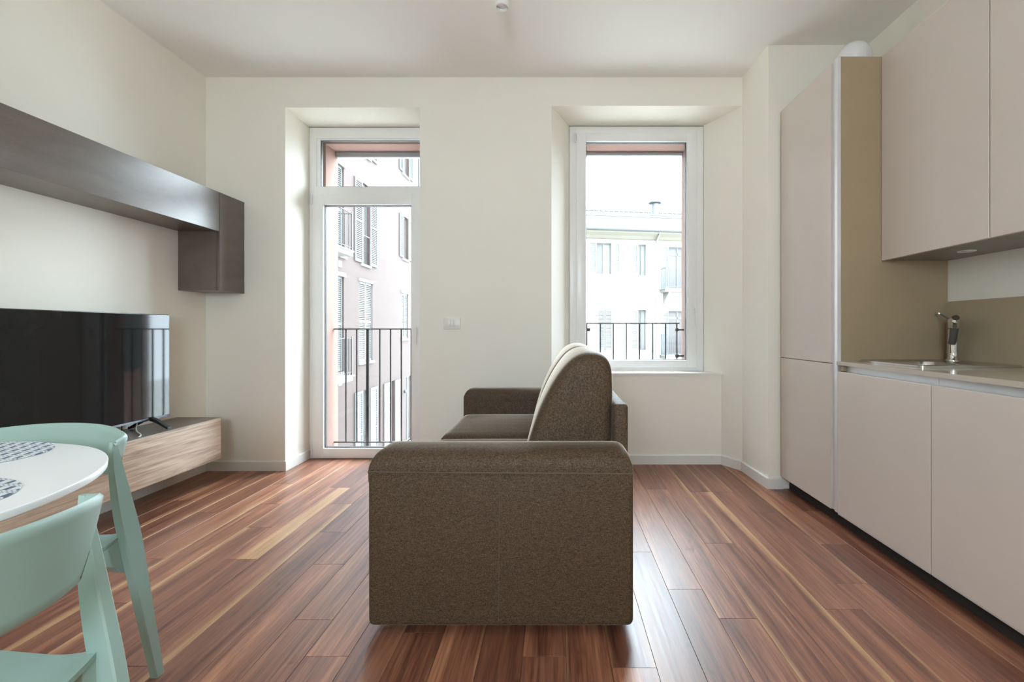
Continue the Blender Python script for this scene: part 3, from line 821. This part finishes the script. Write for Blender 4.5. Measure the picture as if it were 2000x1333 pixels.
# back cushions: leaning profile in the X-Z plane, puffed towards both ends
prof_pts = [(-0.150, 0.440), (-0.128, 0.54), (-0.100, 0.64), (-0.066, 0.735), (-0.022, 0.825), (0.022, 0.893), (0.060, 0.935), (0.100, 0.958), (0.140, 0.965),
            (0.180, 0.958), (0.208, 0.938), (0.224, 0.905), (0.229, 0.84), (0.229, 0.72), (0.226, 0.60), (0.222, 0.50), (0.210, 0.44), (0.03, 0.43)]
def smooth_closed(pts, it=2):
    for _ in range(it):
        q = []
        for i in range(len(pts)):
            a, b_ = Vector(pts[i]), Vector(pts[(i + 1) % len(pts)])
            q += [tuple(a * 0.75 + b_ * 0.25), tuple(a * 0.25 + b_ * 0.75)]
        pts = q
    return pts
PP = smooth_closed(prof_pts, 2)
def back_cushion(y0, y1):
    cx_, cz_ = 0.085, 0.68
    rings = []
    L = y1 - y0
    st = [(0.0, 0.80), (0.004, 0.87), (0.012, 0.925), (0.024, 0.962), (0.042, 0.986), (0.07, 0.998), (0.12, 1.004)]
    seq = [(y0 + a, s_) for a, s_ in st] + [(y0 + L * f, 1.004 + 0.012 * math.sin(math.pi * f)) for f in (0.3, 0.42, 0.5, 0.58, 0.7)] + [(y1 - a, s_) for a, s_ in st[::-1]]
    for y, s_ in seq:
        ring = []
        for x, z in PP:
            # shrink by a constant distance from the outline rather than by ratio
            dx_, dz_ = x - cx_, z - cz_
            k_ = (s_ - 1.0) * 0.26
            l_ = math.hypot(dx_, dz_)
            ring.append((min(cx_ + dx_ * (1 + k_ / l_), 0.231), y, cz_ + dz_ * (1 + k_ / l_)))
        rings.append(ring)
    return MB().loft(rings).build('back_cushion', 'fabric', sf, 60)
back_cushion(SY0_ + 0.003, YMID - 0.004)
back_cushion(YMID + 0.004, SY1_ - 0.003)
for (x, y) in ((SXF + 0.12, SYA + 0.15), (SXB - 0.12, SYA + 0.15), (SXF + 0.12, SYB - 0.15), (SXB - 0.12, SYB - 0.15)):
    MB().lathe([(0, 0), (0.020, 0), (0.022, 0.004), (0.026, 0.048), (0, 0.048)], x, y, 16).build('foot', 'black', sf, 40)

# ------------------------------------------------------------------ dining table, placemats
TCX, TCY, TR = -1.44, 0.757, 0.497
ZTB = 0.740
dt = thing('dining_table', 'round white dining table at the left edge of the picture', 'table', (TCX, TCY, 0))
MB().lathe([(0, ZTB - 0.019), (TR - 0.008, ZTB - 0.019), (TR - 0.001, ZTB - 0.0155), (TR, ZTB - 0.003), (TR - 0.0012, ZTB - 0.001), (TR - 0.004, ZTB), (0, ZTB)], n=96).build('tabletop', 'table', dt, 50)
MB().lathe([(0, 0.022), (0.036, 0.022), (0.036, ZTB - 0.028), (0, ZTB - 0.028)], n=24).build('column', 'white', dt, 40)
MB().lathe([(0, ZTB - 0.028), (0.12, ZTB - 0.028), (0.12, ZTB - 0.0195), (0, ZTB - 0.0195)], n=24).build('mounting_plate', 'white', dt, 40)
MB().lathe([(0, 0), (0.235, 0), (0.235, 0.006), (0.20, 0.014), (0.05, 0.024), (0, 0.024)], n=48).build('base_plate', 'white', dt, 40)
for (x, y, rz, lab) in ((-1.470, 1.105, 0.10, 'oval navy and white woven placemat on the far side of the round table'),
                        (-1.195, 0.800, 0.0, 'oval navy and white woven placemat in front of the chair nearest the camera')):
    o = MB().lathe([(0, 0), (0.186, 0), (0.188, 0.0012), (0.186, 0.0026), (0, 0.0026)], n=64).build('placemat', 'weave', None, None, label=lab, category='placemat', group='woven placemats')
    o.location = (x, y, ZTB + 0.0004); o.rotation_euler = (0, 0, rz)
    o.scale = (1, 0.80, 1)

# ------------------------------------------------------------------ mint chairs
def catmull(P, n=6):
    P = [Vector(p) for p in P]; out = []
    for i in range(len(P) - 1):
        p0, p1, p2, p3 = P[max(i - 1, 0)], P[i], P[i + 1], P[min(i + 2, len(P) - 1)]
        for j in range(n):
            t = j / n
            out.append(0.5 * ((2 * p1) + (p2 - p0) * t + (2 * p0 - 5 * p1 + 4 * p2 - p3) * t * t + (3 * p1 - p0 - 3 * p2 + p3) * t ** 3))
    out.append(P[-1])
    return out

def make_chair(label, loc, rz):
    """one-piece plastic chair: front is -y, rear legs run up into a wrap-around back band"""
    t = thing('dining_chair', label, 'chair', loc, rz, 'mint dining chairs')
    TH = 0.011
    # back band: u across (-1..1), v from lower to upper edge; the upper ends curl forward into the legs
    nu, nv = 44, 9
    def band(u, v):
        a = abs(u)
        hw = 0.180 + 0.071 * v
        c = max(0.0, (a - 0.86) / 0.14)
        xl = hw * min(1.0, a / 0.86)
        y = 0.085 - 0.085 * (xl / 0.251) ** 2.4
        ztop = 0.762 - 0.016 * (xl / 0.251) ** 2 - 0.010 * c
        zbot = 0.622 + 0.012 * a ** 4
        z = zbot + (ztop - zbot) * v
        wv = max(0.0, (v - 0.35) / 0.65)
        x = xl + 0.014 * c * wv
        y -= 0.050 * c * wv
        y += 0.012 * (v - 0.5) * (1 - a ** 2)
        return Vector((math.copysign(x, u), y, z))
    g = [[band(-1 + 2 * i / nu, j / nv) for j in range(nv + 1)] for i in range(nu + 1)]
    def nrm(i, j):
        du = g[min(i + 1, nu)][j] - g[max(i - 1, 0)][j]
        dv = g[i][min(j + 1, nv)] - g[i][max(j - 1, 0)]
        n_ = dv.cross(du)
        if n_.length < 1e-9: return Vector((0, 1, 0))
        n_.normalize()
        return n_
    rings = []
    for i in range(nu + 1):
        ring = [g[i][j] + nrm(i, j) * TH / 2 for j in range(nv + 1)]
        ring.append(g[i][nv] + Vector((0, 0, TH * 0.45)))
        ring += [g[i][j] - nrm(i, j) * TH / 2 for j in range(nv, -1, -1)]
        ring.append(g[i][0] - Vector((0, 0, TH * 0.45)))
        rings.append(ring)
    MB().loft(rings).build('backrest', 'mint', t, 60)
    # legs: tapered section swept along a spline of (x, y, z, half width, half depth)
    def leg(secs, name='leg', ch=0.25):
        rings = []
        P = []
        for i in range(len(secs) - 1):
            p0, p1, p2, p3 = [Vector(secs[max(0, min(len(secs) - 1, i + d))]) for d in (-1, 0, 1, 2)]
            for j in range(6):
                q = j / 6
                P.append(0.5 * ((2 * p1) + (p2 - p0) * q + (2 * p0 - 5 * p1 + 4 * p2 - p3) * q * q + (3 * p1 - p0 - 3 * p2 + p3) * q ** 3))
        P.append(Vector(secs[-1]))
        for p in P:
            c = Vector((p[0], p[1], p[2])); wx, wy = p[3], p[4]
            cx_ = cy_ = min(wx, wy) * ch
            rings.append([c + Vector(q) for q in ((-wx, -wy + cy_, 0), (-wx + cx_, -wy, 0), (wx - cx_, -wy, 0), (wx, -wy + cy_, 0), (wx, wy - cy_, 0), (wx - cx_, wy, 0), (-wx + cx_, wy, 0), (-wx, wy - cy_, 0))])
        return MB().loft(rings).build(name, 'mint', t, 25)
    for s in (-1, 1):
        leg([(s * 0.266, 0.088, 0.0, 0.012, 0.014), (s * 0.258, 0.057, 0.2, 0.0125, 0.0195), (s * 0.250, 0.0205, 0.43, 0.0125, 0.0265), (s * 0.251, -0.008, 0.56, 0.0115, 0.023),
             (s * 0.256, -0.034, 0.68, 0.008, 0.0145), (s * 0.261, -0.046, 0.742, 0.0052, 0.006)])
        leg([(s * 0.240, -0.384, 0.0, 0.012, 0.013), (s * 0.236, -0.372, 0.2, 0.013, 0.018), (s * 0.230, -0.356, 0.37, 0.013, 0.024), (s * 0.227, -0.346, 0.436, 0.013, 0.028)])
        # side rail with filleted ends, under the seat edge
        rail = []
        for (y, zlo, zhi) in ((-0.350, 0.35, 0.437), (-0.322, 0.375, 0.437), (-0.306, 0.395, 0.437), (-0.28, 0.404, 0.437), (-0.20, 0.408, 0.437), (-0.08, 0.405, 0.440), (-0.045, 0.398, 0.444), (-0.020, 0.384, 0.450), (-0.004, 0.362, 0.455), (0.010, 0.352, 0.457)):
            xi, xo = s * 0.216, s * 0.240
            rail.append([(xi, y, zlo), (xo, y, zlo), (xo, y, zhi), (xi, y, zhi)])
        MB().loft(rail).build('side_rail', 'mint', t, 40)
    # seat: dished sheet with rolled front and upturned rear corners
    nx, ny = 20, 20
    up, dn = [], []
    for i in range(nx + 1):
        for j in range(ny + 1):
            a = -1 + 2 * i / nx; b_ = j / ny
            hw = 0.238 + 0.006 * b_
            y = -0.380 + 0.390 * b_
            # rounded front corners
            x = a * hw
            if b_ < 0.12: x *= 1 - 0.10 * ((0.12 - b_) / 0.12) ** 2
            y += 0.03 * (1 - a * a) * (b_ > 0.5) * (b_ - 0.5) * 2
            z = 0.452 - 0.014 * (1 - a * a) * math.sin(math.pi * min(1, b_ * 1.05)) - 0.018 * max(0, (0.18 - b_) / 0.18) ** 2
            z += 0.020 * abs(a) ** 5 * max(0, (b_ - 0.72) / 0.28) ** 2
            up.append((x, y, z)); dn.append((x * 0.985, y, z - 0.012))
    fs = [(i * (ny + 1) + j, (i + 1) * (ny + 1) + j, (i + 1) * (ny + 1) + j + 1, i * (ny + 1) + j + 1) for i in range(nx) for j in range(ny)]
    n_ = len(up)
    fs2 = [tuple(q + n_ for q in f[::-1]) for f in fs]
    rim = [i * (ny + 1) for i in range(nx + 1)] + [nx * (ny + 1) + j for j in range(1, ny + 1)] + [i * (ny + 1) + ny for i in range(nx - 1, -1, -1)] + [j for j in range(ny - 1, 0, -1)]
    side = [(rim[i], rim[(i + 1) % len(rim)], rim[(i + 1) % len(rim)] + n_, rim[i] + n_) for i in range(len(rim))]
    MB().add(up + dn, fs + fs2 + side).build('seat', 'mint', t, 50)
    return t
make_chair('mint green plastic chair on the far side of the round table, facing the camera', (-1.477, 1.296, 0), 0.0)
make_chair('mint green plastic chair nearest the camera, seen from behind at the lower left', (-0.8675, 0.586, 0), R(-97))

# ------------------------------------------------------------------ outside: street and two houses
struct(MB().box(-40, 40, YE, 70, -4.7, -4.6), 'ground', 'pale_street')

def facade_mesh(u0, u1, z0, z1, openings, depth):
    us = sorted({u0, u1, *[q for o in openings for q in o[:2]]})
    zs = sorted({z0, z1, *[q for o in openings for q in o[2:4]]})
    mb = MB()
    for k in range(len(zs) - 1):
        za, zb_ = zs[k], zs[k + 1]
        run = None
        for i in range(len(us) - 1):
            ua, ub = us[i], us[i + 1]
            cu, cz = (ua + ub) / 2, (za + zb_) / 2
            hole = any(o[0] < cu < o[1] and o[2] < cz < o[3] for o in openings)
            if hole:
                if run: mb.box(run[0], run[1], 0, depth, za, zb_); run = None
            else:
                run = (run[0], ub) if run else (ua, ub)
        if run: mb.box(run[0], run[1], 0, depth, za, zb_)
    return mb

def shutter(parent, u0, u1, z0, z1, mat, y=-0.055, th=0.04, slats=True):
    mb = MB()
    fw = 0.055
    mb.box(u0, u0 + fw, y, y + th, z0, z1).box(u1 - fw, u1, y, y + th, z0, z1)
    n = max(1, int((z1 - z0) / 1.1))
    for i in range(n + 1):
        zc = z0 + (z1 - z0 - 0.08) * i / n
        mb.box(u0 + fw, u1 - fw, y, y + th, zc, zc + 0.08)
    z = z0 + 0.09
    while z < z1 - 0.1:
        mb.add([(u0 + fw, y + 0.006, z), (u1 - fw, y + 0.006, z), (u1 - fw, y + 0.034, z + 0.045), (u0 + fw, y + 0.034, z + 0.045),
                (u0 + fw, y + 0.012, z - 0.008), (u1 - fw, y + 0.012, z - 0.008), (u1 - fw, y + 0.040, z + 0.037), (u0 + fw, y + 0.040, z + 0.037)],
               [(0, 1, 2, 3), (7, 6, 5, 4), (0, 4, 5, 1), (2, 6, 7, 3)])
        z += 0.065
    return mb.build('shutter', mat, parent)

def far_window(parent, u0, u1, z0, z1, y, frame='shutter', transom=False, curtain=False):
    mb = MB()
    t = 0.06
    mb.box(u0, u0 + t, y, y + 0.06, z0, z1).box(u1 - t, u1, y, y + 0.06, z0, z1).box(u0 + t, u1 - t, y, y + 0.06, z0, z0 + t).box(u0 + t, u1 - t, y, y + 0.06, z1 - t, z1)
    m_ = (u0 + u1) / 2
    mb.box(m_ - 0.045, m_ + 0.045, y, y + 0.06, z0 + t, z1 - t)
    if transom: mb.box(u0 + t, u1 - t, y, y + 0.06, z1 - 0.42, z1 - 0.30)
    w_ = mb.build('window', frame, parent)
    MB().box(u0 + t, m_ - 0.045, y + 0.025, y + 0.03, z0 + t, z1 - t).build('pane', 'far_glass', w_)
    MB().box(m_ + 0.045, u1 - t, y + 0.025, y + 0.03, z0 + t, z1 - t).build('pane', 'curtain' if curtain else 'far_glass', w_)
    return w_

def balcony(parent, u0, u1, zf, proj, rail_h, n_front, post_r=0.016, slab='stone', corbels=True, rail_mat='rail'):
    b = MB().box(u0, u1, -proj, 0.0, zf - 0.17, zf - 0.04).box(u0 - 0.03, u1 + 0.03, -proj - 0.03, 0.0, zf - 0.04, zf).build('balcony', slab, parent)
    mb = MB()
    mb.box(u0 + 0.02, u1 - 0.02, -proj + 0.01, -proj + 0.04, zf + rail_h - 0.02, zf + rail_h)
    mb.box(u0 + 0.02, u0 + 0.05, -proj + 0.01, 0, zf + rail_h - 0.02, zf + rail_h).box(u1 - 0.05, u1 - 0.02, -proj + 0.01, 0, zf + rail_h - 0.02, zf + rail_h)
    mb.box(u0 + 0.02, u1 - 0.02, -proj + 0.015, -proj + 0.035, zf + 0.08, zf + 0.10)
    for u in (u0 + 0.035, u1 - 0.035): mb.box(u - 0.02, u + 0.02, -proj + 0.005, -proj + 0.045, zf, zf + rail_h + 0.03)
    mb.build('balcony_rail', rail_mat, b)
    for i in range(1, n_front):
        u = u0 + 0.035 + (u1 - u0 - 0.07) * i / n_front
        MB().box(u - 0.007, u + 0.007, -proj + 0.018, -proj + 0.032, zf + 0.08, zf + rail_h - 0.02).build('bar', rail_mat, b)
    for i in range(1, 6):
        y = -proj * i / 6
        for u in (u0 + 0.035, u1 - 0.035):
            MB().box(u - 0.007, u + 0.007, y - 0.007, y + 0.007, zf, zf + rail_h - 0.02).build('bar', rail_mat, b)
    if corbels:
        for u in (u0 + 0.18, u1 - 0.32):
            pr = [(0, -0.17), (-proj + 0.06, -0.17), (-proj + 0.06, -0.24), (-proj * 0.72, -0.34), (-proj * 0.42, -0.50), (-proj * 0.2, -0.66), (0, -0.74)]
            n_ = len(pr)
            vs_ = [(u, y, zf + z) for y, z in pr] + [(u + 0.14, y, zf + z) for y, z in pr]
            MB().add(vs_, [tuple(range(n_)), tuple(range(n_, 2 * n_))[::-1]] + [(i, (i + 1) % n_, n_ + (i + 1) % n_, n_ + i) for i in range(n_)]).build('corbel', slab, b)
    return b

# pink wing, its long face seen obliquely through the balcony door (local u = depth into the picture)
pk = thing('pink_building', 'pink rendered apartment building with white shutters beyond the balcony door', 'building', (-6.8, 0, 0), R(90))
ops = []
F2, F1, F0 = 6.26, 2.75, -1.08         # window heads of three storeys
ops += [(13.2, 14.62, 3.42, F2), (13.2, 14.62, -0.28, F1)]                      # balcony doors
ops += [(15.96, 16.60, 3.38, F2), (15.78, 16.90, -0.08, F1), (15.96, 16.60, -4.1, F0)]
ops += [(20.28, 20.92, 4.25, 6.16), (20.08, 20.98, 0.66, 2.69), (18.72, 19.16, -4.1, F0), (20.72, 21.60, -4.1, F0)]
ops += [(20.25, 21.0, 8.05, 10.2), (15.96, 16.60, 7.3, 9.7), (10.4, 11.2, 3.42, F2), (10.4, 11.2, -0.08, F1), (23.2, 24.0, 4.25, 6.16), (23.2, 24.0, 0.66, 2.69), (23.2, 24.0, 8.05, 10.2)]
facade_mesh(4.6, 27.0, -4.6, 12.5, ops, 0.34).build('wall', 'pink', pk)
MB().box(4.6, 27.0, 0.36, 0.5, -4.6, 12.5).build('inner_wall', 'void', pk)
MB().box(4.3, 27.3, -0.7, 0.5, 12.5, 12.75).build('eaves', 'zinc', pk)
for i, (a, b_, c, d) in enumerate(ops):
    far_window(pk, a, b_, c, d, 0.09)
    MB().box(a - 0.10, b_ + 0.10, -0.06, 0.05, c - 0.08, c).build('sill', 'stone', pk)
    if a in (15.96,):
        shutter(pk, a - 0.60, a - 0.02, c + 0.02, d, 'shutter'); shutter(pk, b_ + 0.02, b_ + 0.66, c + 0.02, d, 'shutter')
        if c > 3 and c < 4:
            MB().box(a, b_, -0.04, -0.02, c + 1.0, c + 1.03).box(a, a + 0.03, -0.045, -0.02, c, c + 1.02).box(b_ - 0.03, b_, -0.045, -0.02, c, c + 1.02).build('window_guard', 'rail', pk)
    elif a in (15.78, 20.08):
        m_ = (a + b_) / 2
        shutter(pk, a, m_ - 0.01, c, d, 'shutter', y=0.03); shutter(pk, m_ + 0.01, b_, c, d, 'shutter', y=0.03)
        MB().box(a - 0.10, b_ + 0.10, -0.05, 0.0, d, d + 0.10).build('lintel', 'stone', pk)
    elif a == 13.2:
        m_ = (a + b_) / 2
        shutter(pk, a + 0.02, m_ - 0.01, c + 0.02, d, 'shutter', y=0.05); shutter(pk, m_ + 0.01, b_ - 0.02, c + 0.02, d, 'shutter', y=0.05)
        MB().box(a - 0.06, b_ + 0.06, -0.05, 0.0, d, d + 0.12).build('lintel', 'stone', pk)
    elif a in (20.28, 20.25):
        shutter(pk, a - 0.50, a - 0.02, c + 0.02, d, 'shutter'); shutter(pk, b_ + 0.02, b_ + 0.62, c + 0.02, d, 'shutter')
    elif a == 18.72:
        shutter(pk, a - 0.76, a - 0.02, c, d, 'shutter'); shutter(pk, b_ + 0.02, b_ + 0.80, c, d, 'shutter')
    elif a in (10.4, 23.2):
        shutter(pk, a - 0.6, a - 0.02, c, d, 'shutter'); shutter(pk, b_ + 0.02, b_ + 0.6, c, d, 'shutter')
balcony(pk, 11.6, 13.66, 3.42, 0.72, 1.12, 14, corbels=False)
balcony(pk, 11.6, 13.66, -0.30, 0.72, 1.12, 14, corbels=False)
for z in (3.02, -0.72):
    MB().rbox(14.22, 14.46, -0.02, 0.02, z, z + 0.22, 0.01, 1).build('vent', 'zinc', pk)
MB().lathe([(0, 0), (0.05, 0.01), (0.07, 0.08), (0.04, 0.14), (0, 0.15)], 20.35, -0.09, 14).build('wall_lamp', 'zinc', pk).location = (0, 0, -1.78)

# cream house facing the window
cr = thing('cream_house', 'sunlit cream house with grey shutters and a balcony across the street', 'building', (1.534, 22.0, 0), R(8.5))
cops = [(0.46, 1.23, 3.76, 5.30), (2.56, 3.00, 3.72, 5.28), (4.12, 5.20, 3.08, 5.20), (0.50, 1.25, 0.06, 2.04), (2.56, 3.00, 0.06, 2.04), (4.12, 5.20, -0.20, 2.0),
        (6.6, 7.4, 3.72, 5.28), (6.6, 7.4, 0.06, 2.04), (-1.9, -1.1, 3.72, 5.28), (-1.9, -1.1, 0.06, 2.04)]
facade_mesh(-4.0, 10.0, -4.6, 5.55, cops, 0.30).build('wall', 'cream', cr)
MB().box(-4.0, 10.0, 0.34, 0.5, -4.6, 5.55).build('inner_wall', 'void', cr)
# moulded cornice, gutter
MB().add([(x, y, z) for x in (-4.0, 10.0) for y, z in ((0.0, 5.46), (-0.10, 5.50), (-0.22, 5.62), (-0.40, 5.74), (-0.42, 5.84), (0.3, 5.84), (0.3, 5.46))],
         [tuple(range(7)), tuple(range(7, 14))[::-1]] + [(i, (i + 1) % 7, 7 + (i + 1) % 7, 7 + i) for i in range(7)]).build('cornice', 'cornice', cr)
MB().tube([(-4.0, -0.47, 5.90), (10.0, -0.47, 5.90)], 0.095, 12).build('gutter', 'zinc', cr, 40)
dp = MB().tube([(3.50, -0.42, 5.86), (3.50, -0.38, 5.66), (3.46, -0.10, 5.40), (3.46, -0.09, 5.2), (3.46, -0.09, -4.6)], 0.05, 10).build('downpipe', 'stone', cr, 40)
# attic wall, coping, roof and chimney
MB().box(-4.0, 10.0, -0.30, 0.5, 5.84, 6.52).build('attic_wall', 'roof', cr)
MB().box(-4.0, 10.0, -0.36, 0.5, 6.52, 6.60).build('coping', 'zinc', cr)
rf = MB().add([(-4.0, 0.3, 6.58), (10.0, 0.3, 6.58), (10.0, 4.4, 8.0), (-4.0, 4.4, 8.0), (-4.0, 0.3, 6.40), (10.0, 0.3, 6.40), (10.0, 4.4, 7.8), (-4.0, 4.4, 7.8)],
              [(0, 1, 2, 3), (7, 6, 5, 4), (0, 4, 5, 1), (2, 6, 7, 3), (1, 5, 6, 2), (0, 3, 7, 4)]).build('roof', 'roof', cr)
rt = MB()
for i in range(46):
    rt.rbox(-4.0 + i * 0.30, -4.0 + i * 0.30 + 0.24, 4.25, 4.55, 7.96, 8.10, 0.03, 1)
rt.build('ridge_tiles', 'zinc', rf, None, kind='stuff')
tl = MB()
for i in range(12):
    for j in range(9):
        u = 3.72 + i * 0.20; y = 0.62 + j * 0.30
        tl.tube([(u, y, 6.58 + (y - 0.3) * 0.3463 + 0.03), (u, y + 0.28, 6.58 + (y + 0.28 - 0.3) * 0.3463 + 0.015)], 0.075, 6)
tl.build('roof_tiles', 'tile', rf, None, kind='stuff')
chm = MB().box(3.36, 4.20, 0.5, 1.2, 6.55, 6.82).build('chimney', 'stone', cr)
MB().box(3.28, 4.28, 0.42, 1.28, 6.82, 6.90).build('chimney_base_cap', 'zinc', chm)
MB().lathe([(0.0, 6.9), (0.19, 6.9), (0.19, 7.52), (0.34, 7.56), (0.34, 7.63), (0.0, 7.70)], 3.74, 0.85, 16).build('chimney_pot', 'zinc', chm, 40)
rr = MB().box(0.70, 0.74, -0.1, -0.06, 6.60, 6.80).box(0.72, 2.05, -0.1, -0.07, 6.76, 6.79).box(2.02, 2.05, -0.1, -0.06, 6.60, 6.78).build('roof_rail', 'zinc', cr)
for (a, b_, c, d) in cops:
    tall = a == 4.12
    far_window(cr, a, b_, c, d, 0.18, 'shutter', transom=tall, curtain=not tall)
    if not tall: MB().box(a - 0.40, b_ + 0.40, -0.08, 0.06, c - 0.09, c).build('sill', 'stone', cr)
    if a == 0.50:
        m_ = (a + b_) / 2
        shutter(cr, a, m_ - 0.01, c, d, 'shutter_grey', y=0.0); shutter(cr, m_ + 0.01, b_, c, d, 'shutter_grey', y=0.0)
    else:
        shutter(cr, a - 0.37, a - 0.02, c + 0.01, d, 'shutter_grey')
        if not (a == 2.56): shutter(cr, b_ + 0.06, b_ + 0.40, c + 0.01, d, 'shutter_grey')
balcony(cr, 3.66, 5.70, 3.06, 0.75, 1.0, 18, rail_mat='zinc')
balcony(cr, 3.66, 5.70, -0.18, 0.75, 1.0, 18, rail_mat='zinc')

# low red wing on the right of the street: not in the direct view, it shows mirrored in the television screen
rw = thing('red_wing', 'low red house front mirrored in the television screen', 'building', (7.5, 0, 0), R(-90))
rops = [(-12.9, -12.2, -0.1, 2.4), (-10.6, -9.9, -0.1, 2.4), (-8.2, -7.5, -0.1, 2.4)]
facade_mesh(-13.9, -5.0, -4.6, 2.6, rops, 0.3).build('wall', 'salmon', rw)
MB().box(-13.9, -5.0, 0.3, 6.0, -4.6, 2.55).build('house_block', 'salmon', rw)
MB().box(-14.1, -4.8, -0.3, 6.2, 2.6, 2.72).build('roof', 'tile', rw)
for (a, b_, c, d) in rops:
    far_window(rw, a, b_, c, d, 0.1)
    shutter(rw, a - 0.7, a - 0.02, c, d, 'shutter'); shutter(rw, b_ + 0.02, b_ + 0.7, c, d, 'shutter')
    MB().box(a - 0.1, b_ + 0.1, -0.06, 0.05, c - 0.08, c).build('sill', 'stone', rw)
